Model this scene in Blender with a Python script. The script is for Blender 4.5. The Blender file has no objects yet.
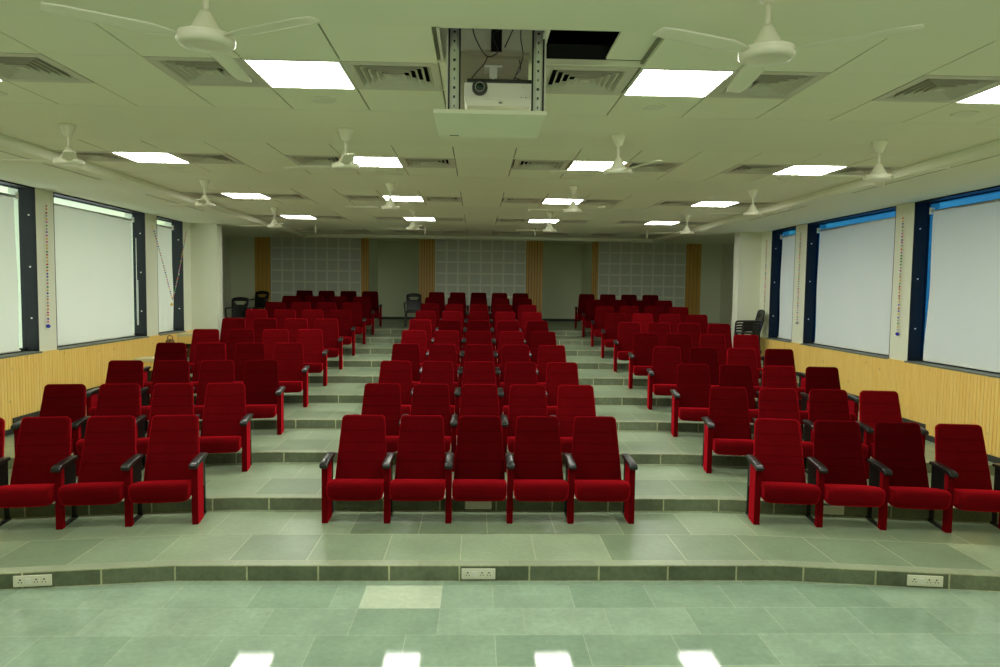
import bpy, bmesh, math, random
from mathutils import Vector, Matrix
random.seed(7)
S = bpy.context.scene
C = S.collection
PI = math.pi

# ------------------------------------------------------------------ room numbers (metres)
CAMX, CAMZ = -0.045, 2.33
H = 0.13                      # tier rise
EDGE0, PITCH = 5.44, 1.37     # first riser, tier depth
KNEE, SLOPE = 2.42, 0.125     # the tiers bend towards the stage at the sides
TH = math.atan(SLOPE)
CEIL, SOFF = 3.72, 3.63
WX = 6.05                     # side walls
BAND0, BANDP, T = 3.80, 3.1154, 0.6
YPIL, YBACK, YNICHE = 14.85, 21.4, 23.4
SILL, HEAD = 1.40, 3.61
def edge_y(k, x):             # front edge of tier k at x
    return EDGE0 + PITCH*(k-1) - SLOPE*max(0.0, abs(x)-KNEE)
def tier_z(k): return H*k
def colx(i):                  # ceiling grid line i
    if i <= 5: return -3.30 + T*i
    if i == 6: return 0.325
    return -3.235 + T*i

# ------------------------------------------------------------------ materials
def newmat(name):
    m = bpy.data.materials.new(name); m.use_nodes = True
    nt = m.node_tree; b = nt.nodes['Principled BSDF']
    return m, nt, b
def N(nt, t, **kw):
    n = nt.nodes.new(t)
    for k, v in kw.items():
        if k in n.inputs: n.inputs[k].default_value = v
        else: setattr(n, k, v)
    return n
def L(nt, a, ao, b, bi): nt.links.new(a.outputs[ao], b.inputs[bi])
def rgba(c): return (c[0], c[1], c[2], 1.0)
def mat(name, col, rough=0.6, metal=0.0, var=0.06, scale=6.0, spec=0.5, bump=0.0, **kw):
    m, nt, b = newmat(name)
    tc = N(nt, 'ShaderNodeTexCoord')
    no = N(nt, 'ShaderNodeTexNoise', Scale=scale, Detail=3.0)
    L(nt, tc, 'Object', no, 'Vector')
    mx = N(nt, 'ShaderNodeMix', data_type='RGBA')
    mx.inputs[6].default_value = rgba([c*(1-var) for c in col])
    mx.inputs[7].default_value = rgba([min(1, c*(1+var)) for c in col])
    L(nt, no, 'Fac', mx, 0)
    nt.links.new(mx.outputs[2], b.inputs['Base Color'])
    b.inputs['Roughness'].default_value = rough
    b.inputs['Metallic'].default_value = metal
    b.inputs['Specular IOR Level'].default_value = spec
    if bump:
        bp = N(nt, 'ShaderNodeBump', Strength=bump, Distance=0.01)
        L(nt, no, 'Fac', bp, 'Height'); L(nt, bp, 'Normal', b, 'Normal')
    for k, v in kw.items(): b.inputs[k].default_value = v
    return m
def emit(name, col, strength):
    m, nt, b = newmat(name)
    b.inputs['Base Color'].default_value = rgba(col)
    b.inputs['Emission Color'].default_value = rgba(col)
    b.inputs['Emission Strength'].default_value = strength
    return m

M = {}
M['ceiling'] = mat('ceiling_paint', (0.80,0.835,0.60), 0.8, var=0.02, scale=1.5)
M['gypsum'] = mat('gypsum_paint', (0.78,0.815,0.585), 0.85, var=0.02, scale=1.0)
M['tbar'] = mat('ceiling_grid_bar', (0.16,0.17,0.10), 0.7)
M['wall'] = mat('wall_paint', (0.755,0.795,0.60), 0.8, var=0.03, scale=1.2)
M['backwall'] = mat('back_wall_paint', (0.83,0.89,0.65), 0.85, var=0.05, scale=1.2)
M['darkframe'] = mat('dark_window_frame', (0.010,0.012,0.011), 0.6, spec=0.15)
M['sill'] = mat('sill_stone', (0.12,0.14,0.11), 0.4)
M['black'] = mat('black_plastic', (0.012,0.013,0.011), 0.32)
M['armblack'] = mat('armrest_black', (0.007,0.008,0.007), 0.30, spec=0.35)
M['blackmetal'] = mat('black_metal', (0.005,0.006,0.005), 0.5, spec=0.2)
M['backboard'] = mat('lift_board', (0.42,0.40,0.28), 0.7)  # white board; shade and brown reflection are put into its colour
M['stage'] = mat('darkened_front_wall', (0.10,0.085,0.065), 0.9)  # unseen front wall, darkened to cut the fill it bounces back
M['void'] = mat('dark_ceiling_void', (0.006,0.007,0.005), 0.95)
M['plenum'] = mat('plenum_grey', (0.85,0.90,0.68), 0.9, var=0.15)
M['fan'] = mat('cream_fan_enamel', (0.80,0.80,0.60), 0.28, var=0.02)
M['blade'] = mat('cream_blade_enamel', (0.78,0.79,0.58), 0.7, var=0.02, spec=0.15)
M['vent'] = mat('vent_enamel', (0.58,0.58,0.44), 0.5, var=0.03)
M['white'] = mat('white_plastic', (0.80,0.82,0.70), 0.4, var=0.02)
M['offwhite'] = mat('outlet_plastic', (0.78,0.80,0.62), 0.35, var=0.02)
M['alu'] = mat('aluminium', (0.62,0.65,0.58), 0.35, metal=0.8)
M['cable'] = mat('cable_black', (0.01,0.011,0.01), 0.5)
M['brownchair'] = mat('dark_brown_plastic', (0.007,0.006,0.005), 0.35, spec=0.3)
M['baseboard'] = mat('black_skirting', (0.02,0.022,0.018), 0.5)
M['pale_wood'] = mat('pale_wood_trim', (0.66,0.58,0.30), 0.5, var=0.08)
M['bag'] = mat('brown_bag', (0.12,0.065,0.015), 0.8, var=0.3)
M['lens'] = mat('lens_glass', (0.004,0.02,0.012), 0.25, spec=0.4)
M['disc'] = mat('disc_grey', (0.72,0.75,0.56), 0.7, var=0.02)
M['panel_light'] = emit('light_diffuser', (1.0,1.0,0.90), 33.0)
for nm, c in dict(red=(.5,.02,.03), blue=(.02,.03,.45), yellow=(.75,.5,.02), green=(.03,.3,.08), pink=(.65,.08,.4), silver=(.4,.42,.38), orange=(.7,.2,.02)).items():
    M['bead_'+nm] = mat('bead_'+nm, c, 0.2)

def velvet(name, seams):
    m, nt, b = newmat(name)
    tc = N(nt, 'ShaderNodeTexCoord'); oi = N(nt, 'ShaderNodeObjectInfo')
    no = N(nt, 'ShaderNodeTexNoise', Scale=3.2, Detail=4.0, Roughness=0.65)
    L(nt, tc, 'Object', no, 'Vector')
    mx = N(nt, 'ShaderNodeMix', data_type='RGBA')
    mx.inputs[6].default_value = (0.055,0.0010,0.0016,1)
    mx.inputs[7].default_value = (0.135,0.0024,0.0042,1)
    L(nt, no, 'Fac', mx, 0)
    mu = N(nt, 'ShaderNodeMix', data_type='RGBA', blend_type='MULTIPLY')
    mu.inputs[0].default_value = 1.0
    nt.links.new(mx.outputs[2], mu.inputs[6]); nt.links.new(oi.outputs['Color'], mu.inputs[7])
    out = mu.outputs[2]
    if seams:
        sx = N(nt, 'ShaderNodeSeparateXYZ'); L(nt, tc, 'Object', sx, 'Vector')
        prev = None
        for z in seams:
            d = N(nt, 'ShaderNodeMath', operation='SUBTRACT'); d.inputs[1].default_value = z
            nt.links.new(sx.outputs['Z'], d.inputs[0])
            a = N(nt, 'ShaderNodeMath', operation='ABSOLUTE'); nt.links.new(d.outputs[0], a.inputs[0])
            r = N(nt, 'ShaderNodeMapRange'); r.interpolation_type = 'SMOOTHSTEP'
            r.inputs[1].default_value = 0.0; r.inputs[2].default_value = 0.010
            r.inputs[3].default_value = 0.0; r.inputs[4].default_value = 1.0
            nt.links.new(a.outputs[0], r.inputs[0])
            if prev is None: prev = r.outputs[0]
            else:
                mn = N(nt, 'ShaderNodeMath', operation='MULTIPLY')
                nt.links.new(prev, mn.inputs[0]); nt.links.new(r.outputs[0], mn.inputs[1]); prev = mn.outputs[0]
        bp = N(nt, 'ShaderNodeBump', Strength=0.5, Distance=0.006)
        nt.links.new(prev, bp.inputs['Height']); L(nt, bp, 'Normal', b, 'Normal')
        rg = N(nt, 'ShaderNodeMapRange'); rg.inputs[3].default_value = 0.72; rg.inputs[4].default_value = 1.0
        nt.links.new(prev, rg.inputs[0])
        m2 = N(nt, 'ShaderNodeMix', data_type='RGBA', blend_type='MULTIPLY'); m2.inputs[0].default_value = 1.0
        nt.links.new(out, m2.inputs[6]); nt.links.new(rg.outputs[0], m2.inputs[7]); out = m2.outputs[2]
    nt.links.new(out, b.inputs['Base Color'])
    b.inputs['Roughness'].default_value = 0.75
    b.inputs['Specular IOR Level'].default_value = 0.0
    b.inputs['Sheen Weight'].default_value = 1.0
    b.inputs['Sheen Roughness'].default_value = 0.42
    st = N(nt, 'ShaderNodeMix', data_type='RGBA', blend_type='MULTIPLY'); st.inputs[0].default_value = 1.0
    st.inputs[6].default_value = (0.95,0.016,0.030,1); nt.links.new(oi.outputs['Color'], st.inputs[7])
    nt.links.new(st.outputs[2], b.inputs['Sheen Tint'])
    return m
M['velvet'] = velvet('red_velvet', None)

def stone(name, c1, c2, mortar, bw, rh, msize, rough, offset=0.5, special=None, freq=2, bump=0.15, spots=0.25, spec=0.4):
    m, nt, b = newmat(name)
    uv = N(nt, 'ShaderNodeUVMap')
    br = N(nt, 'ShaderNodeTexBrick', offset=offset, offset_frequency=freq)
    br.inputs['Scale'].default_value = 1.0
    br.inputs['Color1'].default_value = rgba(c1); br.inputs['Color2'].default_value = rgba(c2)
    br.inputs['Mortar'].default_value = rgba(mortar)
    br.inputs['Mortar Size'].default_value = msize; br.inputs['Mortar Smooth'].default_value = 0.3
    br.inputs['Brick Width'].default_value = bw; br.inputs['Row Height'].default_value = rh
    L(nt, uv, 'UV', br, 'Vector')
    tc = N(nt, 'ShaderNodeTexCoord')
    n1 = N(nt, 'ShaderNodeTexNoise', Scale=2.2, Detail=4.0, Roughness=0.55); L(nt, tc, 'Object', n1, 'Vector')
    n2 = N(nt, 'ShaderNodeTexNoise', Scale=22.0, Detail=5.0, Roughness=0.7); L(nt, tc, 'Object', n2, 'Vector')
    r1 = N(nt, 'ShaderNodeMapRange'); r1.inputs[1].default_value=.25; r1.inputs[2].default_value=.75; r1.inputs[3].default_value = 1-spots; r1.inputs[4].default_value = 1+spots
    L(nt, n1, 'Fac', r1, 0)
    r2 = N(nt, 'ShaderNodeMapRange'); r2.inputs[1].default_value=.3; r2.inputs[2].default_value=.7; r2.inputs[3].default_value = 1-spots*.6; r2.inputs[4].default_value = 1+spots*.6
    L(nt, n2, 'Fac', r2, 0)
    mm = N(nt, 'ShaderNodeMath', operation='MULTIPLY')
    nt.links.new(r1.outputs[0], mm.inputs[0]); nt.links.new(r2.outputs[0], mm.inputs[1])
    colr = br.outputs['Color']
    if special:
        # one paler slab
        x0, x1, y0, y1, sc = special
        sx = N(nt, 'ShaderNodeSeparateXYZ'); L(nt, tc, 'Object', sx, 'Vector')
        prev = None
        for ax, v, op in (('X',x0,'GREATER_THAN'),('X',x1,'LESS_THAN'),('Y',y0,'GREATER_THAN'),('Y',y1,'LESS_THAN')):
            g = N(nt, 'ShaderNodeMath', operation=op); nt.links.new(sx.outputs[ax], g.inputs[0]); g.inputs[1].default_value = v
            if prev is None: prev = g.outputs[0]
            else:
                q = N(nt, 'ShaderNodeMath', operation='MULTIPLY'); nt.links.new(prev, q.inputs[0]); nt.links.new(g.outputs[0], q.inputs[1]); prev = q.outputs[0]
        sm = N(nt, 'ShaderNodeMix', data_type='RGBA'); sm.inputs[7].default_value = rgba(sc)
        nt.links.new(prev, sm.inputs[0]); nt.links.new(colr, sm.inputs[6]); colr = sm.outputs[2]
    mx = N(nt, 'ShaderNodeMix', data_type='RGBA', blend_type='MULTIPLY'); mx.inputs[0].default_value = 1.0
    nt.links.new(colr, mx.inputs[6]); nt.links.new(mm.outputs[0], mx.inputs[7])
    nt.links.new(mx.outputs[2], b.inputs['Base Color'])
    b.inputs['Roughness'].default_value = rough; b.inputs['Specular IOR Level'].default_value = spec
    bp = N(nt, 'ShaderNodeBump', Strength=bump, Distance=0.004); L(nt, n2, 'Fac', bp, 'Height'); L(nt, bp, 'Normal', b, 'Normal')
    return m
M['floor_stone'] = stone('green_stone_floor', (0.20,0.30,0.20), (0.29,0.40,0.28), (0.33,0.42,0.29), 0.6, 0.395, 0.004, 0.03, 0.35, special=(-0.885,-0.29,4.965,5.355,(0.48,0.57,0.40)), bump=0.03, spots=.18, spec=0.15)
M['tier_stone'] = stone('green_stone_treads', (0.165,0.235,0.135), (0.27,0.355,0.215), (0.42,0.46,0.29), 0.62, 0.60, 0.005, 0.31, 0.37, bump=0.06, spots=.16)
M['nosing'] = stone('pale_stone_nosing', (0.24,0.29,0.18), (0.30,0.35,0.22), (0.36,0.39,0.25), 0.72, 5.0, 0.004, 0.36, 0.4, bump=0.08, spots=.15)
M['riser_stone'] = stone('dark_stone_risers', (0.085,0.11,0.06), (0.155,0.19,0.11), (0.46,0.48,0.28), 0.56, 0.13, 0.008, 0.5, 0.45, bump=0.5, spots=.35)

def wood(name, c1, c2, board=None):
    m, nt, b = newmat(name)
    tc = N(nt, 'ShaderNodeTexCoord')
    mp = N(nt, 'ShaderNodeMapping'); mp.inputs['Scale'].default_value = (9,9,0.5); L(nt, tc, 'Object', mp, 'Vector')
    n1 = N(nt, 'ShaderNodeTexNoise', Scale=3.0, Detail=5.0, Roughness=0.6, Distortion=0.4); L(nt, mp, 'Vector', n1, 'Vector')
    mx = N(nt, 'ShaderNodeMix', data_type='RGBA'); mx.inputs[6].default_value = rgba(c1); mx.inputs[7].default_value = rgba(c2)
    r1 = N(nt, 'ShaderNodeMapRange'); r1.inputs[1].default_value=.3; r1.inputs[2].default_value=.7; L(nt, n1, 'Fac', r1, 0)
    nt.links.new(r1.outputs[0], mx.inputs[0])
    # knots
    mp2 = N(nt, 'ShaderNodeMapping'); mp2.inputs['Scale'].default_value = (13,13,7); L(nt, tc, 'Object', mp2, 'Vector')
    vo = N(nt, 'ShaderNodeTexVoronoi', Scale=0.5); L(nt, mp2, 'Vector', vo, 'Vector')
    kr = N(nt, 'ShaderNodeMapRange'); kr.inputs[1].default_value=0.03; kr.inputs[2].default_value=0.10; kr.inputs[3].default_value=0.45; kr.inputs[4].default_value=1.0
    L(nt, vo, 'Distance', kr, 0)
    m2 = N(nt, 'ShaderNodeMix', data_type='RGBA', blend_type='MULTIPLY'); m2.inputs[0].default_value = 1.0
    nt.links.new(mx.outputs[2], m2.inputs[6]); nt.links.new(kr.outputs[0], m2.inputs[7])
    nt.links.new(m2.outputs[2], b.inputs['Base Color'])
    b.inputs['Roughness'].default_value = 0.45
    return m
M['pine'] = wood('pine_slats', (0.90,0.54,0.10), (0.98,0.69,0.19))
M['groove'] = mat('slat_groove', (0.30,0.17,0.04), 0.8)
M['backpine'] = wood('back_wall_slats', (0.60,0.33,0.06), (0.74,0.45,0.11))

def acoustic(name):
    m, nt, b = newmat(name)
    tc = N(nt, 'ShaderNodeTexCoord')
    wv = N(nt, 'ShaderNodeTexWave', wave_type='BANDS', bands_direction='X'); wv.inputs['Scale'].default_value = 11.0
    wv.inputs['Distortion'].default_value = 0.6
    L(nt, tc, 'Object', wv, 'Vector')
    mx = N(nt, 'ShaderNodeMix', data_type='RGBA'); mx.inputs[6].default_value = (0.58,0.63,0.49,1); mx.inputs[7].default_value = (0.74,0.79,0.63,1)
    L(nt, wv, 'Fac', mx, 0); nt.links.new(mx.outputs[2], b.inputs['Base Color'])
    b.inputs['Roughness'].default_value = 0.9
    return m
M['acoustic'] = acoustic('perforated_acoustic')
M['acoustic_rib'] = mat('acoustic_rib', (0.86,0.90,0.73), 0.85)

def blind_mat():
    m, nt, b = newmat('blind_fabric')
    nt.nodes.remove(b)
    out = nt.nodes['Material Output']
    tc = N(nt, 'ShaderNodeTexCoord'); no = N(nt, 'ShaderNodeTexNoise', Scale=1.3, Detail=3.0); L(nt, tc, 'Object', no, 'Vector')
    mx = N(nt, 'ShaderNodeMix', data_type='RGBA'); mx.inputs[6].default_value = (0.83,0.87,0.74,1); mx.inputs[7].default_value = (0.88,0.92,0.79,1)
    L(nt, no, 'Fac', mx, 0)
    d = N(nt, 'ShaderNodeBsdfDiffuse'); t = N(nt, 'ShaderNodeBsdfTranslucent')
    nt.links.new(mx.outputs[2], d.inputs['Color']); nt.links.new(mx.outputs[2], t.inputs['Color'])
    ms = N(nt, 'ShaderNodeMixShader'); ms.inputs[0].default_value = 0.13
    L(nt, d, 'BSDF', ms, 1); L(nt, t, 'BSDF', ms, 2); L(nt, ms, 'Shader', out, 'Surface')
    return m
M['blind'] = blind_mat()
def glass_mat(name, tint):
    m, nt, b = newmat(name); nt.nodes.remove(b); out = nt.nodes['Material Output']
    tr = N(nt, 'ShaderNodeBsdfTransparent'); tr.inputs['Color'].default_value = rgba(tint)
    gl = N(nt, 'ShaderNodeBsdfGlossy'); gl.inputs['Roughness'].default_value = 0.03
    ms = N(nt, 'ShaderNodeMixShader'); ms.inputs[0].default_value = 0.07
    L(nt, tr, 'BSDF', ms, 1); L(nt, gl, 'BSDF', ms, 2); L(nt, ms, 'Shader', out, 'Surface')
    return m
M['glass_clear'] = glass_mat('clear_glass', (0.92,0.97,0.97))
M['glass_blue'] = glass_mat('blue_tinted_glass', (0.12,0.38,0.68))

# ------------------------------------------------------------------ mesh helpers
def bx(bm, x0, x1, y0, y1, z0, z1, mi=0, rot=None):
    vs = [bm.verts.new(v) for v in ((x0,y0,z0),(x1,y0,z0),(x1,y1,z0),(x0,y1,z0),(x0,y0,z1),(x1,y0,z1),(x1,y1,z1),(x0,y1,z1))]
    for f in ((0,3,2,1),(4,5,6,7),(0,1,5,4),(1,2,6,5),(2,3,7,6),(3,0,4,7)):
        bm.faces.new([vs[i] for i in f]).material_index = mi
    if rot is not None:
        for v in vs: v.co = rot @ v.co
    return vs
def rings(bm, secs, cap0=True, cap1=True, mi=0, smooth=True):
    """loft closed loops of equal length"""
    vv = [[bm.verts.new(p) for p in s] for s in secs]
    n = len(vv[0])
    for a, b in zip(vv, vv[1:]):
        for i in range(n):
            f = bm.faces.new((a[i], a[(i+1)%n], b[(i+1)%n], b[i])); f.smooth = smooth; f.material_index = mi
    if cap0: f = bm.faces.new(vv[0][::-1]); f.material_index = mi
    if cap1: f = bm.faces.new(vv[-1]); f.material_index = mi
    return vv
def lathe(bm, prof, cx=0, cy=0, n=24, mi=0, cap0=True, cap1=True):
    rings(bm, [[(cx+r*math.cos(2*PI*i/n), cy+r*math.sin(2*PI*i/n), z) for i in range(n)] for r, z in prof], cap0, cap1, mi)
def tube(bm, pts, r, n=8, mi=0):
    pts = [Vector(p) for p in pts]; secs = []
    for i, p in enumerate(pts):
        d = (pts[min(i+1,len(pts)-1)] - pts[max(i-1,0)]).normalized()
        u = d.cross(Vector((0,0,1)));
        if u.length < 1e-3: u = d.cross(Vector((0,1,0)))
        u.normalize(); v = d.cross(u)
        secs.append([p + u*(r*math.cos(2*PI*k/n)) + v*(r*math.sin(2*PI*k/n)) for k in range(n)])
    rings(bm, secs, mi=mi)
def mesh(name, bm, mats, bevel=0.0, bseg=2, smooth=False):
    bmesh.ops.recalc_face_normals(bm, faces=bm.faces)
    if bevel:
        bmesh.ops.bevel(bm, geom=[e for e in bm.edges if len(e.link_faces)==2 and e.calc_face_angle() > 0.6], offset=bevel, segments=bseg, affect='EDGES', profile=0.6, clamp_overlap=True)
    me = bpy.data.meshes.new(name); bm.to_mesh(me); bm.free()
    for m in (mats if isinstance(mats, (list, tuple)) else [mats]): me.materials.append(m)
    if smooth:
        for p in me.polygons: p.use_smooth = True
    return me
def link(name, me, parent=None, loc=(0,0,0), rz=0.0):
    o = bpy.data.objects.new(name, me); C.objects.link(o)
    o.location = loc; o.rotation_euler = (0,0,rz)
    if parent: o.parent = parent
    return o
def obj(name, bm, mats, parent=None, loc=(0,0,0), rz=0.0, **kw):
    return link(name, mesh(name, bm, mats, **kw), parent, loc, rz)
def tag(o, label, cat, group=None):
    o['label'] = label; o['category'] = cat
    if group: o['group'] = group
    return o
def thing(name, label, cat, loc=(0,0,0), rz=0.0, group=None):
    o = bpy.data.objects.new(name, None); C.objects.link(o); o.empty_display_size = 0.1
    o.location = loc; o.rotation_euler = (0,0,rz)
    return tag(o, label, cat, group)
def struct(o): o['kind'] = 'structure'; return o
def copy_tree(o, parent=None):
    c = o.copy(); C.objects.link(c)
    if parent: c.parent = parent
    for ch in list(o.children): copy_tree(ch, c)
    return c
def B(): return bmesh.new()
ORD = ['first','second','third','fourth','fifth','sixth','seventh','eighth','ninth','tenth']

# ------------------------------------------------------------------ floor, tiers
bm = B(); uvl = bm.loops.layers.uv.new('UVMap')
def quad(pts, uvs, mi):
    f = bm.faces.new([bm.verts.new(p) for p in pts]); f.material_index = mi
    for l, u in zip(f.loops, uvs): l[uvl].uv = u
FX = 7.5
def q_xy(x0,x1,y0,y1,z,mi): quad([(x0,y0,z),(x1,y0,z),(x1,y1,z),(x0,y1,z)], [(x+0.29+20*0.6,y-4.965+20*0.395) for x,y in ((x0,y0),(x1,y0),(x1,y1),(x0,y1))], mi)
q_xy(-FX,FX,-3.0,5.6,0,0)
NB = 0.10
for k in range(1, 11):
    z0, z1 = tier_z(k-1), tier_z(k)
    xs = [-FX, -KNEE, KNEE, FX]
    for (xa, xb) in zip(xs, xs[1:]):
        ya, yb = edge_y(k, xa), edge_y(k, xb)
        if k < 10: ya2, yb2 = ya+PITCH, yb+PITCH
        else: ya2 = yb2 = YNICHE+0.2
        ln = math.hypot(xb-xa, yb-ya); c = ln/abs(xb-xa)
        u0 = xa*c + 40 + k*0.23; u1 = xb*c + 40 + k*0.23
        # riser
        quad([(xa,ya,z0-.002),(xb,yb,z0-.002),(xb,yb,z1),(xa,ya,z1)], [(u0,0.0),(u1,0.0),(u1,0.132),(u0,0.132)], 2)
        # nosing strip and tread
        quad([(xa,ya,z1),(xb,yb,z1),(xb,yb+NB,z1),(xa,ya+NB,z1)], [(u0+.3,0.3),(u1+.3,0.3),(u1+.3,0.3+NB),(u0+.3,0.3+NB)], 3)
        quad([(xa,ya+NB,z1),(xb,yb+NB,z1),(xb,yb2,z1),(xa,ya2,z1)], [(u0,6.0),(u1,6.0),(u1,6.0+yb2-yb-NB),(u0,6.0+ya2-ya-NB)], 1)
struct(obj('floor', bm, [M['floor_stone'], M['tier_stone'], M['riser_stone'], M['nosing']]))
# closed base below everything
# ------------------------------------------------------------------ side walls with windows
WIN = {'left': [(7.02,9.74),(10.14,12.87),(13.32,14.48)], 'right': [(7.02,9.62),(10.05,12.79),(13.25,14.34)]}
def side_wall(side, s):
    bm = B()
    xo, xi = s*(WX+0.36), s*WX
    a, b = min(xo,xi), max(xo,xi)
    ys = [-3.0] + [v for w in WIN[side] for v in w] + [YPIL+0.001]
    for i in range(0, len(ys), 2): bx(bm, a, b, ys[i], ys[i+1], SILL, HEAD+0.02)
    bx(bm, a, b, -3.0, YPIL+0.001, -0.05, SILL)
    bx(bm, a, b, -3.0, YPIL+0.001, HEAD+0.02, CEIL+0.4)
    # pillar return and the wider rear part
    p = 5.50 if s < 0 else 5.57
    bx(bm, min(s*p,s*7.9), max(s*p,s*7.9), YPIL, YPIL+0.30, 0.0, CEIL+0.4)
    bx(bm, min(s*7.5,s*7.9), max(s*7.5,s*7.9), YPIL+0.3, YNICHE+0.2, 0.0, CEIL+0.4)
    struct(obj('wall_'+side, bm, M['wall'], bevel=0))
side_wall('left', -1); side_wall('right', 1)
bm = B()
bx(bm, -8.0, 8.0, -3.3, -3.0, -0.05, CEIL+0.4)
struct(obj('wall_front', bm, M['stage']))
# back wall: main plane with two niches
bm = B()
for x0, x1 in ((-7.9,-3.36),(-1.84,1.97),(3.46,7.9)):
    bm = B(); bx(bm, x0, x1, YBACK, YNICHE-0.001, 0.9, CEIL+0.4); struct(obj('wall_back', bm, M['backwall']))
bm = B()
bx(bm, -7.9, 7.9, YNICHE, YNICHE+0.3, 0.9, CEIL+0.4)
struct(obj('wall_back_niche', bm, M['backwall']))
bm = B()
for x0, x1 in ((-3.36,-1.84),(1.97,3.46)): bx(bm, x0, x1, YNICHE-0.015, YNICHE, tier_z(10), tier_z(10)+0.08)
for x0, x1 in ((-7.5,-6.78),(6.86,7.5)): bx(bm, x0, x1, YBACK-0.015, YBACK, tier_z(10), tier_z(10)+0.08)
struct(obj('baseboard_back', bm, M['baseboard']))

# wainscot of narrow pine slats, baseboards, sills
tn = 1
for side, s in (('left',-1),('right',1)):
    bm = B(); y = 2.0; w = 0.0595
    while y < YPIL-0.01:
        y1 = min(y+w-0.009, YPIL)
        x0, x1 = s*(WX-0.030), s*(WX-0.002)
        vs = bx(bm, min(x0,x1), max(x0,x1), y, y1, 0.0, SILL-0.006)
        y += w
    x0, x1 = s*(WX-0.014), s*(WX-0.001)
    bx(bm, min(x0,x1), max(x0,x1), 2.0, YPIL, 0.0, SILL-0.008, 1)
    struct(obj('trim_%d' % tn, bm, [M['pine'], M['groove']])); tn += 1
    bm = B()
    for k in range(0, 9):
        ya = edge_y(k, WX) if k else 2.0
        yb = min(edge_y(k+1, WX), YPIL)
        if yb <= ya: continue
        x0, x1 = s*(WX-0.046), s*(WX-0.028)
        bx(bm, min(x0,x1), max(x0,x1), ya, yb, tier_z(k), tier_z(k)+0.075)
    struct(obj('baseboard_'+side, bm, M['baseboard']))
# windows
wn = 1
VB = []
for side, s in (('left',-1),('right',1)):
    for j, (y0, y1) in enumerate(WIN[side]):
        root = bpy.data.objects.new('window_%d' % wn, None); C.objects.link(root); root.location = (s*WX, (y0+y1)/2, SILL); struct(root); wn += 1
        h = (y1-y0)/2; HH = HEAD-SILL
        bm = B()
        def bb(xa, xb, ya, yb, za, zb): bx(bm, min(s*xa,s*xb), max(s*xa,s*xb), ya, yb, za, zb)
        bb(0.0, 0.18, -h, -h+0.015, 0, HH); bb(0.0, 0.18, h-0.012, h, 0, HH); bb(0.0, 0.18, -h, h, HH, HH+0.018)
        bb(0.165, 0.22, -h, -h+0.05, 0, HH); bb(0.165, 0.22, h-0.014, h, 0, HH); bb(0.165, 0.22, -h, h, HH-0.012, HH); bb(0.165, 0.22, -h, h, 0, 0.05)
        fr = obj('window_frame', bm, M['darkframe'], root)
        bm = B()
        for z in (0.45, 1.15, 1.85): bb(0.075, 0.093, h-0.020, h-0.011, z, z+0.018)
        obj('screw_cap', bm, M['white'], fr)
        bm = B(); bb(0.178, 0.184, -h+0.04, h-0.005, 0.04, HH-0.005)
        obj('glass', bm, M['glass_clear'] if s < 0 else M['glass_blue'], root)
        bm = B(); bb(-0.035, 0.165, -h-0.01, h+0.01, -0.02, 0.004)
        obj('sill', bm, M['sill'], root, bevel=0.004)
        VB.append((side, s, j, y0, y1))
# roller blinds
place = {0: 'nearest', 1: 'middle', 2: 'farthest, narrow'}
for side, s, j, y0, y1 in VB:
    t = thing('roller_blind', 'white roller blind lowered over the %s window of the %s wall' % (place[j], side), 'blind', (s*(WX+0.122), (y0+y1)/2, SILL+0.02), 0, 'white roller blinds')
    h = (y1-y0)/2; top = 2.05
    bm = B(); ny, nz = 40, 24
    ya, yb = -h+0.03, h-(0.25 if s < 0 else 0.23)
    g = []
    rnd = random.Random(side+str(j))
    ph = rnd.random()*6
    for iz in range(nz+1):
        v = iz/nz; row = []
        for iy in range(ny+1):
            u = iy/ny
            z = top*v + 0.01
            amp = 0.010*(1-v)**1.2
            x = amp*math.sin(u*11+ph+v*2) + amp*0.7*math.sin(u*23+ph*2-v*5) + 0.006*math.sin(u*5+v*6+ph)
            yy = ya+(yb-ya)*u
            yy += (u)*(0.03*(1-v) + 0.012*math.sin(v*9+ph)*(1-v))   # free edge hangs a little uneven
            row.append(bm.verts.new((s*x, yy, z)))
        g.append(row)
    for iz in range(nz):
        for iy in range(ny):
            f = bm.faces.new((g[iz][iy], g[iz][iy+1], g[iz+1][iy+1], g[iz+1][iy])); f.smooth = True
    obj('blind_fabric', bm, M['blind'], t)
    bm = B(); tube(bm, [(0,ya,0.012),(0,yb+0.03,0.012)], 0.011, 8); obj('bottom_bar', bm, M['white'], t, smooth=True)
    bm = B(); tube(bm, [(s*0.015,ya-0.0,top+0.008),(s*0.015,yb+0.02,top+0.008)], 0.02, 12); obj('roller_tube', bm, M['alu'], t, smooth=False)
    bm = B(); bx(bm, -0.03, 0.03, yb+0.02, yb+0.05, top-0.03, top+0.06); obj('bracket', bm, M['white'], t, bevel=0.004)
    if side == 'left' and j == 1:
        bm = B(); pts = []
        for a in range(17):
            an = PI*a/16; pts.append((0.0, yb+0.17+0.02*math.cos(an), 0.22-0.03*math.sin(an)))
        tube(bm, [(0.0,yb+0.19,1.0)]+pts+[(0.0,yb+0.15,top-0.3)], 0.005, 6); obj('pull_chain', bm, M['white'], t, smooth=True)

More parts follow.
